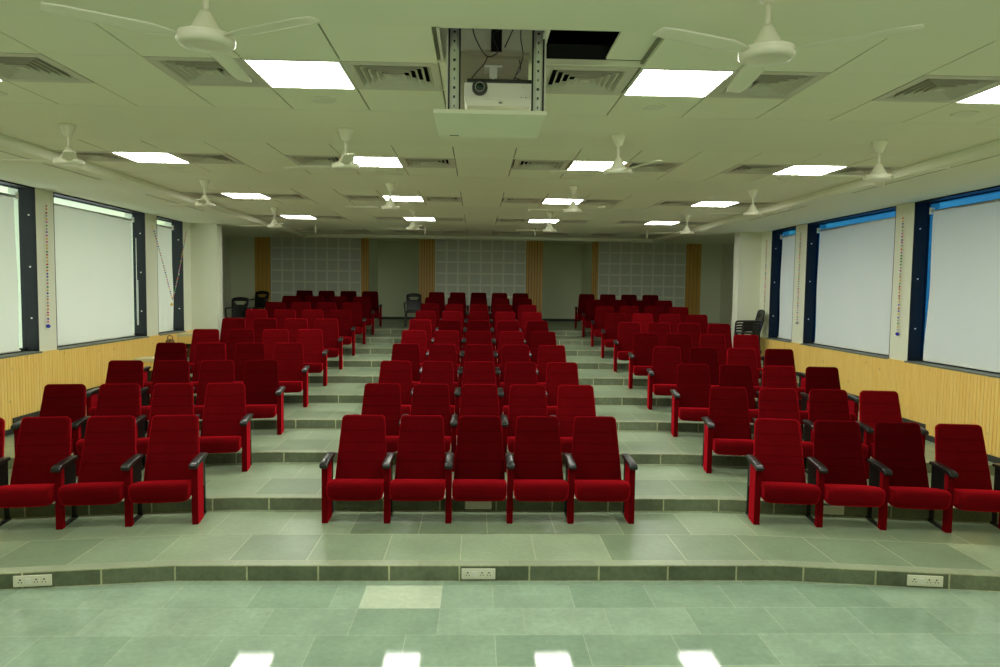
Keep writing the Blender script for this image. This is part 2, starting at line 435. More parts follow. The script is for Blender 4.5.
# ------------------------------------------------------------------ ceiling
bm = B()
rowsY = [BAND0+BANDP*r for r in range(5)]
XL, XR = colx(-2), colx(13)
TZ = CEIL+0.02
def present(r, i, j):
    if j == 1 and i in (-2,0,2,4,6,8,10,12): return False
    if j == 1 and i in (-1,3,7,11) and r < 4: return False
    if r == 0 and j == 0 and i in (5,6): return False
    return True
for r, y0 in enumerate(rowsY):
    for j in range(3):
        for i in range(-2, 13):
            if not present(r,i,j): continue
            bx(bm, colx(i)+0.006, colx(i+1)-0.006, y0+j*T+0.0015, y0+(j+1)*T-0.0015, CEIL, TZ, 0)
    for i in range(-2, 14):
        a = y0+T if (r == 0 and i == 6) else y0
        if r == 0 and i in (5,7): bx(bm, colx(i)-0.012, colx(i)+0.012, y0, y0+T, TZ, TZ+0.02, 1); a = y0+T
        bx(bm, colx(i)-0.014, colx(i)+0.014, a, y0+3*T, CEIL+0.010, TZ+0.02, 1)
    for j in range(4):
        if r == 0 and j == 0:
            bx(bm, XL, colx(5), y0-0.01, y0+0.01, CEIL+0.006, TZ+0.02, 0); bx(bm, colx(7), XR, y0-0.01, y0+0.01, CEIL+0.006, TZ+0.02, 0)
        else: bx(bm, XL, XR, y0+j*T-0.01, y0+j*T+0.01, CEIL+0.006, TZ+0.02, 0)
gy = [(-3.0, rowsY[0])] + [(rowsY[r]+1.8, rowsY[r+1]) for r in range(4)] + [(rowsY[4]+1.8, 18.32)]
for a, b in gy: bx(bm, XL, XR, a, b, CEIL-0.001, CEIL+0.05, 2)
# side soffits, back soffit, unseen enclosure added above to keep world light out
for s, xe in ((-1,XL),(1,XR)):
    secs = []
    for Y in (-3.0, 18.6): secs.append([(xe,Y,CEIL+0.03),(xe+s*0.005,Y,CEIL-0.055),(xe+s*0.035,Y,SOFF),(s*7.9,Y,SOFF),(s*7.9,Y,CEIL+0.3),(xe,Y,CEIL+0.3)])
    rings(bm, secs, mi=2, smooth=False)
bx(bm, -7.9, 7.9, 18.3, 18.6, SOFF+0.01, CEIL+0.3, 2)
bx(bm, -7.9, 7.9, 18.6, YNICHE+0.3, CEIL+0.14, CEIL+0.3, 2)
bx(bm, -8.2, 8.2, -3.3, YNICHE+0.5, CEIL+0.7, CEIL+0.75, 3)
for x in (-8.2, 8.0): bx(bm, x, x+0.2, -3.3, YNICHE+0.5, CEIL+0.2, CEIL+0.75, 3)
for y in (-3.3, YNICHE+0.3): bx(bm, -8.2, 8.2, y, y+0.2, CEIL+0.2, CEIL+0.75, 3)
struct(obj('ceiling', bm, [M['ceiling'], M['tbar'], M['gypsum'], M['void']]))
# lining of the two openings beside the projector
bm = B(); y0 = rowsY[0]
bx(bm, colx(5)-0.02, colx(6), y0+T, y0+T+.02, TZ, CEIL+.62)
bx(bm, colx(5)-0.03, colx(5)-0.012, y0, y0+T, TZ, CEIL+0.62)
bx(bm, colx(6)-0.008, colx(6)+0.006, y0, y0+T, CEIL, CEIL+0.62)
struct(obj('trim_%d' % tn, bm, M['plenum'])); tn += 1
# slot diffusers in the side soffits
for s, side in ((-1,'left'),(1,'right')):
    for q, (ya, yb, x) in enumerate(((6.3,8.9,4.74),(10.2,12.4,4.80))):
        bm = B(); bx(bm, s*x-0.022, s*x+0.022, ya, yb, SOFF-0.004, SOFF+0.02, 0)
        bx(bm, s*x-0.007, s*x+0.007, ya+0.03, yb-0.03, SOFF-0.0055, SOFF+0.001, 1)
        struct(obj('trim_%d' % tn, bm, [M['gypsum'], M['tbar']])); tn += 1

# ------------------------------------------------------------------ ceiling fittings
ROWN = ['nearest','second','third','fourth','farthest']
def col4(i): return {-1:'far left', 3:'centre left', 7:'centre right', 11:'far right'}[i]
lamp0 = disc0 = vent0 = None
bm = B()
for (a,b,c,d) in ((-.298,.298,-.298,-.283),(-.298,.298,.283,.298),(-.298,-.283,-.283,.283),(.283,.298,-.283,.283)): bx(bm, a,b,c,d, -0.006, 0.03)
me_lframe = mesh('lamp_frame', bm, M['white'])
bm = B(); bx(bm, -.283,.283,-.283,.283, -0.002, 0.02); me_diff = mesh('diffuser', bm, M['panel_light'])
bm = B(); bx(bm, -.296,.296,-.296,.296, 0.022, 0.06); me_house = mesh('lamp_housing', bm, M['white'])
for r in range(4):
    for i in (-1,3,7,11):
        x = (colx(i)+colx(i+1))/2; y = rowsY[r]+1.5*T
        lab = 'bright square ceiling light panel, %s row, %s' % (ROWN[r], col4(i))
        if lamp0 is None:
            lamp0 = thing('ceiling_light', lab, 'ceiling light', (x,y,CEIL), 0, 'square ceiling light panels')
            link('lamp_frame', me_lframe, lamp0); link('diffuser', me_diff, lamp0); link('lamp_housing', me_house, lamp0)
        else:
            t = copy_tree(lamp0); t.location = (x,y,CEIL); t['label'] = lab
        lab = 'flat round ceiling disc behind the %s light of the %s row' % (col4(i), ROWN[r])
        if disc0 is None:
            disc0 = thing('ceiling_disc', lab, 'ceiling speaker', (x,y+T,CEIL), 0, 'round ceiling discs')
            bm = B(); lathe(bm, [(0.085,0.0),(0.085,-0.004),(0.078,-0.007)], n=32, cap0=False); obj('disc_face', bm, M['disc'], disc0)
            bm = B(); lathe(bm, [(0.085,0.0),(0.094,0.0),(0.094,-0.004),(0.088,-0.009),(0.083,-0.004)], n=32, cap0=False, cap1=False); obj('rim', bm, M['ceiling'], disc0)
        else:
            t = copy_tree(disc0); t.location = (x,y+T,CEIL); t['label'] = lab
# four-way air vents
bm = B()
o, n_ = 0.298, 0.245
for (a,b,c,d) in ((-o,o,-o,-n_),(-o,o,n_,o),(-o,-n_,-n_,n_),(n_,o,-n_,n_)): bx(bm, a,b,c,d, -0.004, 0.012)
me_vf = mesh('vent_frame', bm, M['vent'])
bm = B()
for k in range(5):
    lo = 0.243-0.043*k; hi = lo-0.024
    for th in (0.0, 0.003):
        pass
    a = [(-lo,-lo,-0.004),(lo,-lo,-0.004),(lo,lo,-0.004),(-lo,lo,-0.004)]
    c = [(-hi,-hi,0.036),(hi,-hi,0.036),(hi,hi,0.036),(-hi,hi,0.036)]
    a2 = [(x*(lo-.006)/lo,y*(lo-.006)/lo,z) for x,y,z in a]; c2 = [(x*(hi-.004)/hi,y*(hi-.004)/hi,z) for x,y,z in c]
    rings(bm, [a2,a,c,c2,a2], False, False, smooth=False)
bx(bm, -.028,.028,-.028,.028, -0.002, 0.004)
bmesh.ops.remove_doubles(bm, verts=bm.verts, dist=1e-5)
me_vl = mesh('louvre', bm, M['vent'])
bm = B()
bx(bm, -.296,.296,-.296,.296, 0.13, 0.135)
for (a,b,c,d) in ((-.296,.296,-.296,-.29),(-.296,.296,.29,.296),(-.296,-.29,-.29,.29),(.29,.296,-.29,.29)): bx(bm, a,b,c,d, 0.012, 0.13)
me_vd = mesh('duct_box', bm, M['void'])
VC = {-2:'against the left cove', 0:'right of the far left light', 2:'left of the centre left light', 4:'right of the centre left light', 6:'left of the centre right light', 8:'right of the centre right light', 10:'left of the far right light', 12:'against the right cove'}
VC5 = {-2:'leftmost of eight', 0:'second from left', 2:'third from left', 4:'fourth from left', 6:'fourth from right', 8:'third from right', 10:'second from right', 12:'rightmost of eight'}
for r in range(5):
    for i in (-2,0,2,4,6,8,10,12):
        if r == 0 and i in (-2,12): 
            pass
        x = (colx(i)+colx(i+1))/2; y = rowsY[r]+1.5*T
        lab = 'square louvred air vent %s, %s ceiling row' % ((VC if r < 4 else VC5)[i], ROWN[r])
        if vent0 is None:
            vent0 = thing('air_vent', lab, 'air vent', (x,y,CEIL), 0, 'square ceiling air vents')
            link('vent_frame', me_vf, vent0); link('louvre', me_vl, vent0); link('duct_box', me_vd, vent0)
        else:
            t = copy_tree(vent0); t.location = (x,y,CEIL); t['label'] = lab
# ceiling fans
fan0 = None
def make_fan(lab, loc):
    t = thing('ceiling_fan', lab, 'ceiling fan', loc, 0, 'cream ceiling fans')
    bm = B(); lathe(bm, [(0.066,0.0),(0.066,-0.012),(0.058,-0.03),(0.034,-0.095),(0.020,-0.105)], n=28); obj('canopy', bm, M['fan'], t, smooth=False)
    bm = B(); lathe(bm, [(0.0125,-0.09),(0.0125,-0.21)], n=14); obj('down_rod', bm, M['fan'], t)
    bm = B(); lathe(bm, [(0.02,-0.20),(0.03,-0.215),(0.042,-0.24),(0.062,-0.275),(0.074,-0.292),(0.076,-0.298),(0.108,-0.300),(0.118,-0.305),(0.122,-0.313),(0.119,-0.318),(0.122,-0.322),(0.122,-0.335),(0.112,-0.347),(0.088,-0.353),(0.082,-0.349),(0.03,-0.350)], n=36); obj('motor_housing', bm, M['fan'], t)
    for k in range(3):
        bm = B(); R = Matrix.Rotation(2*PI*k/3, 4, 'Z'); secs = []
        for q in range(9):
            u = q/8; x = 0.11+0.49*u
            w = (0.018 if q == 0 else 0.02 + 0.034*min(1,u*4) - 0.006*u)
            if q == 8: w *= .75
            tw = 0.16*(1-u*0.4); z = -0.322
            secs.append([R @ Vector((x, w*math.cos(a)*1.0, z + w*math.cos(a)*math.tan(tw) + 0.003*math.sin(a))) for a in [2*PI*p/8 for p in range(8)]])
        rings(bm, secs); obj('fan_blade', bm, M['blade'], t)
    return t
fans = []
for r, (fy, xs) in enumerate(((3.14,(-1.235,1.235)),(6.26,(-3.64,-1.215,1.2,3.60)),(9.37,(-3.64,-1.21,1.225,3.66)),(12.49,(-3.63,-1.2,1.235,3.71)))):
    for q, x in enumerate(xs):
        fy = (3.14, 6.26, 9.37, 12.49)[r] + (0.05 if r == 1 and q in (0,3) else 0)
        nm = ('left','right')[q] if r == 0 else ('far left','centre left','centre right','far right')[q]
        lab = 'cream ceiling fan on a short rod, %s of the %s fan row' % (nm, ('nearest','second','third','fourth')[r])
        if fan0 is None: t = fan0 = make_fan(lab, (x,fy,CEIL))
        else: t = copy_tree(fan0); t.location = (x,fy,CEIL); t['label'] = lab
        t.rotation_euler.z = (PI/2 if r == 0 else -PI/2 + 0.38) + (0.05,-0.12,0.1,-0.05,0.15,-0.15,0.0,0.12,-0.1,0.06,0.18,-0.02,0.09,-0.08)[(r*4+q) % 14]
rod0 = None
for q, x in enumerate((-3.66,-1.23,1.245,3.78)):
    lab = 'short pale bare rod hanging from the rear ceiling, %s of four' % ('far left','centre left','centre right','far right')[q]
    if rod0 is None:
        rod0 = thing('hanging_rod', lab, 'ceiling rod', (x,15.75,CEIL), 0, 'bare ceiling rods')
        bm = B(); lathe(bm, [(0.035,0),(0.033,-0.012),(0.014,-0.02)], n=20); obj('mounting_cap', bm, M['fan'], rod0)
        bm = B(); lathe(bm, [(0.016,-0.018),(0.016,-0.17),(0.012,-0.174)], n=16); obj('rod', bm, M['fan'], rod0)
    else:
        t = copy_tree(rod0); t.location = (x,15.75,CEIL); t['label'] = lab

# ------------------------------------------------------------------ projector lift
y0 = rowsY[0]; cx = (colx(5)+colx(6))/2
t = thing('projector_lift', 'lowered ceiling projector lift with metal rails and square bottom panel', 'projector lift', (cx, y0, 3.27))
def LZ(z): return z-3.27
hw = (colx(6)-colx(5))/2
bm = B(); bx(bm, -hw+0.008, hw-0.008, 0.0, 0.575, 0.0, 0.022)
pn = obj('bottom_panel', bm, M['ceiling'], t, bevel=0.003)
bm = B(); bx(bm, -0.235, -0.18, 0.53, 0.542, -0.003, 0.001); obj('small_label_strip', bm, M['sill'], pn)
for sx_ in (-1, 1):
    for yy in (0.16,):
        bm = B(); x = 0.035 + sx_*0.2325
        bx(bm, x-0.030, x+0.030, yy, yy+0.012, 0.02, LZ(4.02), 0)
        bx(bm, x-0.034, x-0.026, yy-0.018, yy+0.012, 0.02, LZ(4.02), 1); bx(bm, x+0.026, x+0.034, yy-0.018, yy+0.012, 0.02, LZ(4.02), 1)
        bx(bm, x-0.014, x+0.014, yy-0.012, yy, 0.05, LZ(3.64), 0)
        bx(bm, x-0.012, x+0.012, yy-0.02, yy-0.008, LZ(3.60), LZ(4.02), 0)
        for q in range(14):
            z = 0.07 + q*0.05; w = 0.003+0.002*(q%3)
            bx(bm, x-w, x+w, yy-0.0215, yy-0.011, z, z+0.012, 2)
        obj('telescopic_rail', bm, [M['alu'], M['blackmetal'], M['cable']], t)
        bm = B(); bx(bm, x+sx_*0.037-0.008, x+sx_*0.037+0.008, yy, yy+0.012, 0.02, LZ(3.74)); obj('side_strip', bm, M['white'], t)
bm = B(); bx(bm, -0.215, 0.235, 0.46, 0.472, 0.02, LZ(3.71)); bx(bm, -0.215, 0.235, 0.40, 0.472, LZ(3.71), LZ(3.73))
obj('back_board', bm, M['backboard'], t)
bm = B(); f0, f1 = -hw+0.02, hw-0.006
bx(bm, f0, f1, 0.0, 0.014, LZ(3.72), LZ(3.752)); bx(bm, f0, f0+0.014, 0, 0.58, LZ(3.72), LZ(3.752)); bx(bm, f1-0.014, f1, 0, 0.58, LZ(3.72), LZ(3.752))
obj('ceiling_frame', bm, M['white'], t)
bm = B(); bx(bm, 0.01, 0.075, 0.50, 0.56, LZ(3.72), LZ(4.2)); obj('motor_column', bm, M['blackmetal'], t)
bm = B(); bx(bm, 0.0, 0.045, 0.33, 0.36, LZ(3.56), LZ(3.62)); bx(bm, -0.03, 0.075, 0.33, 0.46, LZ(3.62), LZ(3.632)); bx(bm, 0.012, 0.032, 0.31, 0.38, LZ(3.52), LZ(3.56))
obj('mounting_bracket', bm, M['white'], t, bevel=0.003)
p = thing('projector', 'white projector with round black lens hung inside the ceiling lift', 'projector', (0.065, y0+0.22, 3.375))
bm = B(); bx(bm, -0.195, 0.195, 0.0, 0.20, 0.03, 0.125); pb = obj('body', bm, M['white'], p, bevel=0.008)
bm = B()
rings(bm, [[(-.195,0.004,.03),(.195,0.004,.03),(.195,.2,.03),(-.195,.2,.03)],[(-.18,.02,.0),(.18,.02,.0),(.18,.19,.0),(-.18,.19,.0)]], smooth=False)
obj('lower_shell', bm, M['white'], p)
bm = B(); bx(bm, -0.18, 0.195, 0.004, 0.2, 0.125, 0.146); obj('top_cover', bm, M['black'], p, bevel=0.003)
def ylathe(bm, prof, cx, cz, n=28, mi=0, cap=True):
    rings(bm, [[(cx+r*math.cos(2*PI*i/n), y, cz+r*math.sin(2*PI*i/n)) for i in range(n)] for r, y in prof], cap, cap, mi=mi)
bm = B(); ylathe(bm, [(0.044,0.02),(0.044,-0.02),(0.040,-0.026),(0.028,-0.026),(0.025,-0.018)], -0.108, 0.093); ln = obj('lens_ring', bm, M['black'], p)
bm = B(); ylathe(bm, [(0.024,-0.016),(0.018,-0.022),(0.006,-0.025)], -0.108, 0.093); obj('lens', bm, M['lens'], ln)
bm = B(); ylathe(bm, [(0.0265,-0.0262),(0.0265,-0.0275),(0.0235,-0.0275),(0.0235,-0.0255)], -0.108, 0.093, cap=False); obj('lens_trim', bm, M['alu'], ln)
bm = B(); ylathe(bm, [(0.008,0.001),(0.008,-0.002)], 0.14, 0.105, 14); obj('sensor_window', bm, M['disc'], p)
bm = B(); bx(bm, 0.125,0.131,-0.001,0.002,0.042,0.048); bx(bm, 0.15,0.156,-0.001,0.002,0.042,0.048); bx(bm, 0.0,0.02,-0.003,0.01,0.012,0.016); obj('indicator', bm, M['black'], p)
# cables hanging in the opening
cab = [ [(-0.09,4.15,4.1),(-0.09,4.15,3.86),(-0.05,4.13,3.74),(0.0,4.10,3.67),(0.06,4.1,3.70),(0.03,4.12,3.80),(0.12,4.15,3.86),(0.19,4.2,3.92)],
        [(-0.0,4.1,3.67),(-0.02,4.08,3.62),(-0.06,4.06,3.57),(-0.09,4.05,3.53)],
        [(0.20,4.2,4.0),(0.15,4.18,3.86),(0.10,4.15,3.74)],
        [(0.20,4.1,3.95),(0.19,4.12,3.8),(0.205,4.12,3.68),(0.17,4.1,3.58),(0.15,4.08,3.53)],
        [(0.185,4.12,3.66),(0.19,4.1,3.60),(0.16,4.08,3.55),(0.19,4.06,3.53)] ]
cl = ['thin black cable looping down from the ceiling opening above projector','thin black cable running down to the projector left side','straight black cable slanting across the ceiling opening','black cable dropping to the projector right rear','short black cable curl on the projector right end']
def smoothpts(pts, n=6):
    P = [Vector(q) for q in pts]; P = [2*P[0]-P[1]] + P + [2*P[-1]-P[-2]]; out = []
    for i in range(1, len(P)-2):
        for k in range(n):
            u = k/n; a,b,c,d = P[i-1],P[i],P[i+1],P[i+2]
            out.append(0.5*((2*b)+(c-a)*u+(2*a-5*b+4*c-d)*u*u+(3*b-a-3*c+d)*u**3))
    out.append(P[-2]); return out
for pts, lb in zip(cab, cl):
    bm = B(); tube(bm, smoothpts(pts), 0.0035, 6); tag(obj('cable', bm, M['cable'], smooth=True), lb, 'cable', 'cables at the projector lift')
# the ceiling tile pushed aside over the dark opening
bm = B(); bx(bm, 0.735, 1.33, y0+0.012, y0+T-0.02, 0, 0.016)
o = obj('ceiling_tile', bm, M['ceiling'], None, (0,0,CEIL+0.021+0.02))
tag(o, 'loose ceiling tile slid aside, leaving a dark opening beside the projector lift', 'ceiling tile')

# ------------------------------------------------------------------ auditorium chairs
SP = 0.577
SEAMS = [0.795,0.685,0.59,0.51]
M['velvet_back'] = velvet('red_velvet_back', SEAMS)
def superloop(w, h, r, n=5):
    """rounded rectangle loop in 2D, centred"""
    pts = []
    for cx_, cy_, a0 in ((w/2-r,h/2-r,0),(-w/2+r,h/2-r,PI/2),(-w/2+r,-h/2+r,PI),(w/2-r,-h/2+r,1.5*PI)):
        for i in range(n+1):
            a = a0 + PI/2*i/n; pts.append((cx_+r*math.cos(a), cy_+r*math.sin(a)))
    return pts
# seat: side profile (y,z), swept across x with rounded ends
prof = [(-.098,.305),(-.105,.345),(-.102,.378),(-.085,.396),(-.05,.405),(.03,.400),(.12,.386),(.21,.366),(.28,.350),(.325,.335),(.33,.30),(.30,.275),(.21,.26),(.10,.242),(.0,.228),(-.06,.235),(-.085,.26)]
def seat_mesh():
    bm = B(); secs = []; cy_ = sum(p[0] for p in prof)/len(prof); cz_ = .33
    hw_ = 0.253
    for x, sy, sz in ((-hw_,.86,.62),(-hw_+.006,.92,.78),(-hw_+.018,.96,.90),(-hw_+.04,.99,.97),(-hw_+.09,1.0,1.0),(0,1.0,1.01),(hw_-.09,1.0,1.0),(hw_-.04,.99,.97),(hw_-.018,.96,.90),(hw_-.006,.92,.78),(hw_,.86,.62)):
        secs.append([(x, cy_+(y-cy_)*sy, .36+(z-.36)*sz if z < .36 else .36+(z-.36)*(0.5+0.5*sz)) for y, z in prof])
    rings(bm, secs); return mesh('seat', bm, M['velvet'])
# backrest: rounded trapezoid outline lofted through its thickness, leaning back
LEAN = math.radians(15.0)
def back_mesh():
    bm = B(); outl = []
    Ht = 0.70; wb, wt = 0.512, 0.418
    def hwid(s): 
        u = s/Ht
        return (wb + (wt-wb)*u**1.15)/2
    n = 18
    right = []
    for i in range(n+1): right.append((hwid(Ht*i/n), Ht*i/n))
    # round top corners
    r = 0.045; pts = [(x, s) for x, s in right if s < Ht-r-0.001]
    for i in range(7):
        a = PI/2*i/6; pts.append((hwid(Ht-r)-r+r*math.cos(a)-0.002*i/6, Ht-r+r*math.sin(a)))
    left = [(-x, s) for x, s in pts[::-1]]
    loop = pts + left
    cs = Ht/2
    secs = []
    def sec(t, ins, crown=0.0):
        return [((x*(1-ins/0.22)), t, cs+(s-cs)*(1-ins/(Ht/2))) for x, s in loop]
    for t, ins in ((0.006,0.045),(-0.002,0.022),(0.004,0.010),(0.016,0.002),(0.035,0.0),(0.062,0.004),(0.074,0.014),(0.078,0.03)):
        secs.append(sec(t, ins))
    base = Vector((0, 0.262, 0.275)); ca, sa = math.cos(LEAN), math.sin(LEAN)
    out = []
    for s_ in secs:
        row = []
        for x, t_, h in s_:
            bend = 0.02*(1-(x/0.25)**2)  # gentle bow
            row.append((x, base.y + h*sa + t_*ca + 0.0, base.z + h*ca - t_*sa))
        out.append(row)
    rings(bm, out); return mesh('backrest', bm, M['velvet_back'])
def side_panel_mesh(dp):
    bm = B(); bx(bm, -.0285,.0285, 0.0,dp, 0.0, 0.545); return mesh('side_panel', bm, M['velvet'], bevel=0.007)
def arm_mesh():
    bm = B(); secs = []
    prof_ = [(-.040,.530),(-.046,.545),(-.043,.562),(-.028,.576),(.01,.585),(.10,.592),(.22,.598),(.325,.600),(.332,.590),(.332,.572),(.22,.564),(.10,.556),(.02,.548),(-.02,.535)]
    for x, k in ((-.037,.75),(-.034,.93),(-.024,1.0),(0,1.03),(.024,1.0),(.034,.93),(.037,.75)):
        secs.append([(x, .15+(y-.15)*(0.97+.03*k), .565+(z-.565)*k) for y, z in prof_])
    rings(bm, secs); return mesh('armrest', bm, M['armblack'])
def frame_mesh():
    bm = B()
    bx(bm, -.016,.016, 0.062,0.325, 0.30,0.565)
    bx(bm, -.016,.016, 0.295,0.33, 0.0,0.32)
    bx(bm, -.018,.018, 0.062,0.35, 0.0,0.022)
    return mesh('support_frame', bm, M['blackmetal'], bevel=0.003)
me_sideL = side_panel_mesh(0.20)
me_seat, me_back, me_side, me_arm, me_frame = seat_mesh(), back_mesh(), side_panel_mesh(0.065), arm_mesh(), frame_mesh()
def make_chair(kind):
    # which of its two standards a chair brings along: the left one, both, and whether it closes the row
    t = thing('auditorium_chair', 'x', 'chair', group='red auditorium chairs')
    link('seat', me_seat, t); link('backrest', me_back, t)
    for x, end in {'mid': ((-1,0),), 'first': ((-1,1),), 'last': ((-1,0),(1,1))}[kind]:
        x *= SP/2
        link('side_panel', me_sideL if end else me_side, t, (x,0,0)); link('armrest', me_arm, t, (x,0,0)); link('support_frame', me_frame, t, (x,0,0))
    return t
proto = {k: make_chair(k) for k in ('mid','first','last')}
used = {k: False for k in proto}
rt = random.Random(3)
TONE = {('c',0):(.85,.72,.50,.58,.66), ('r',0):(.95,.42,.34,.72), ('l',0):(.9,.78,.72,.9), ('c',1):(.6,.55,.66,.7,.85), ('l',1):(.8,.72,.6,.45), ('r',1):(.52,.75,.5,.85),
        ('l',2):(.42,.62,.5,.5), ('c',2):(.75,.72,.72,.66,.8), ('r',2):(.5,.42,.8,.35), ('l',3):(.75,.5,.66,.36), ('r',3):(.6,.38,.8,.42)}
NAP = {}
def put_chair(last, x, y, z, rz, label, tone):
    p_ = proto[last]
    if not used[last]: used[last] = True; t = p_
    else: t = copy_tree(p_)
    t.location = (x,y,z); t.rotation_euler = (0,0,rz); t['label'] = label
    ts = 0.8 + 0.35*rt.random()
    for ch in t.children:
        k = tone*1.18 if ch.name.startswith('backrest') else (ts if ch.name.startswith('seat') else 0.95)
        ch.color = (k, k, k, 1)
    return t
ROWS = ['front','second','third','fourth','fifth','sixth','seventh','eighth','ninth','back']
for r in range(10):
    z = tier_z(r+1); y = 6.425 + PITCH*r
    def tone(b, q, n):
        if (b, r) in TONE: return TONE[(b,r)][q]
        return (0.42 + 0.55*rt.random())*(1.0 if r < 8 else 0.75)  # light falloff put into the backrest colour of the last two rows
    for q in range(5):
        x = -0.003 + (q-2)*SP
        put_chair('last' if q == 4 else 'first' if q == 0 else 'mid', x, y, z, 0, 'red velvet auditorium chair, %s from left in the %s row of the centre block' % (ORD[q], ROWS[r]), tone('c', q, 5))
    for b, s, nm in (('l',-1,'left'),('r',1,'right')):
        for q in range(4):
            d = (q+0.5)*SP
            x = s*((2.622 if s < 0 else 2.635) + d*math.cos(TH)); yy = y - 0.04 - d*math.sin(TH) + (0.02 if s > 0 else 0)
            qq = q if s > 0 else 3-q
            last = ('first','mid','mid','last')[qq]
            w = ('next to the aisle','second from the aisle','third from the aisle','nearest the wall')[q]
            put_chair(last, x, yy, z, (TH if s < 0 else -TH), 'red velvet auditorium chair %s in the %s row of the %s block' % (w, ROWS[r], nm), tone(b, q, 4))

# ------------------------------------------------------------------ dark plastic chairs
def plastic_chair(label, loc, rz, group):
    t = thing('plastic_chair', label, 'chair', loc, rz, group)
    # local: front faces -Y
    bm = B(); secs = []
    for x, dz in ((-.22,.004),(-.20,.0),(-.1,-.008),(0,-.010),(.1,-.008),(.20,0),(.22,.004)):
        secs.append([(x,-.21,.405+dz),(x,-.225,.415+dz),(x,-.21,.428+dz),(x,.0,.425+dz),(x,.19,.42+dz),(x,.2,.41+dz),(x,.19,.40+dz)])
    rings(bm, secs); obj('seat', bm, M['brownchair'], t)
    bm = B(); nx, nz = 18, 16; g = []
    for iz in range(nz+1):
        v = iz/nz; row = []
        for ix in range(nx+1):
            u = ix/nx*2-1
            top = 0.905 - 0.035*u*u - (0.03*max(0,abs(u)-.85)/.15)
            zz = 0.42 + (top-0.42)*v
            wv = 0.185 + 0.022*v
            row.append(bm.verts.new((u*wv, 0.19+0.13*v**1.1 - 0.02*(1-u*u)*-1, zz)))
        g.append(row)
    for iz in range(nz):
        for ix in range(nx):
            u = (ix+.5)/nx*2-1; v = (iz+.5)/nz
            hole = 0.60 < v < 0.80 and abs(u) < (0.40 + 0.28*(v-0.6)/0.2)
            if not hole:
                f = bm.faces.new((g[iz][ix],g[iz][ix+1],g[iz+1][ix+1],g[iz+1][ix])); f.smooth = True
    o = obj('backrest', bm, M['brownchair'], t)
    md = o.modifiers.new('Solidify', 'SOLIDIFY'); md.thickness = 0.022; md.offset = 0
    for sx_ in (-1, 1):
        for sy_, y_ in ((-1,-.19),(1,.20)):
            bm = B(); secs = []
            for zq, w, dx, dy in ((.42,.028,0,0),(.2,.022,.012,.012*sy_),(0,.018,.025,.03*sy_)):
                xx, yy = sx_*(.195+dx), y_+dy
                secs.append([(xx+a*w,yy+b*w,zq) for a,b in ((-1,-1),(1,-1),(1,1),(-1,1))])
            rings(bm, secs, smooth=False); obj('leg', bm, M['brownchair'], t, bevel=0.004)
        bm = B()
        pts = [(sx_*.215,-.205,.42),(sx_*.228,-.205,.55),(sx_*.235,-.19,.625),(sx_*.235,-.14,.645),(sx_*.225,.05,.65),(sx_*.20,.26,.655)]
        secs = []
        P2 = smoothpts(pts, 4)
        tube(bm, P2, 0.02, 8); obj('armrest', bm, M['brownchair'], t, smooth=True)
    return t
GP = 'dark brown plastic armchairs'
plastic_chair('dark brown plastic chair with slotted back by the rear left pillar', (-5.66,16.55,tier_z(9)), 0.12, GP)
plastic_chair('dark brown plastic chair against the rear left wooden wall strip', (-6.42,20.55,tier_z(10)), -0.05, GP)
plastic_chair('dark brown plastic chair alone in the left aisle behind centre block', (-1.74,18.68,tier_z(10)), 0.06, GP)
base = None
for q in range(4):
    lab = 'dark brown plastic chair, %s of the stack by the right wall' % ('bottom one','second from bottom','third from bottom','topmost')[q]
    if base is None: base = plastic_chair(lab, (5.62,14.40,tier_z(7)), -PI/2, GP); base.scale = (.87,.87,1.0)
    else:
        c = copy_tree(base); c.location = (5.62+0.003*q,14.40,tier_z(7)+0.058*q); c['label'] = lab

# ------------------------------------------------------------------ small wooden tables and bag at the left wall
def box_table(label, x, y, z):
    t = thing('side_table', label, 'side table', (x,y,z), 0, 'small wooden side tables by the left wall')
    W_, D_, H_ = 0.56, 0.36, 0.49
    bm = B(); bx(bm, 0, W_, -0.01, D_, H_-0.05, H_); obj('tabletop', bm, M['pale_wood'], t, bevel=0.004)
    # front board with an arched opening
    bm = B(); ox0, ox1, oz, r = 0.05, 0.40, 0.30, 0.045
    out = [(0,0),(ox0,0),(ox0,oz-r)]
    for i in range(7): a = PI-PI/2*i/6; out.append((ox0+r+r*math.cos(a), oz-r+r*math.sin(a)))
    for i in range(7): a = PI/2-PI/2*i/6; out.append((ox1-r+r*math.cos(a), oz-r+r*math.sin(a)))
    out += [(ox1,0),(W_,0),(W_,H_-.05),(0,H_-.05)]
    rings(bm, [[(a,0.0,b) for a,b in out],[(a,0.022,b) for a,b in out]], smooth=False); obj('front_board', bm, M['pine'], t)
    for xa in (0.0, W_-0.022):
        bm = B(); bx(bm, xa, xa+0.022, 0.022, D_, 0, H_-.05); obj('side_board', bm, M['pine'], t)
    bm = B(); bx(bm, 0.022, W_-0.022, D_-0.02, D_, 0.0, H_-.05); obj('back_board', bm, wood('dark_inside', (.12,.06,.012),(.2,.1,.02)), t)
    return t
box_table('small pale wooden side table beside the left end of the fifth row', -5.58, 11.40, tier_z(5))
box_table('small pale wooden side table near the left wall below the farthest window', -5.83, 13.62, tier_z(7))
bm = B(); secs = []
for z, a, b in ((0,.15,.10),(.04,.17,.12),(.16,.16,.10),(.28,.13,.07),(.36,.10,.04),(.40,.07,.02)):
    secs.append([(a*math.cos(q*PI/8)*0.8, b*math.sin(q*PI/8)*1.4, z) for q in range(16)])
rings(bm, secs)
bagt = thing('brown_bag', 'small brown bag leaning at the left wall beside the farther side table', 'bag', (-5.88,13.42,tier_z(7)))
obj('body', bm, M['bag'], bagt)
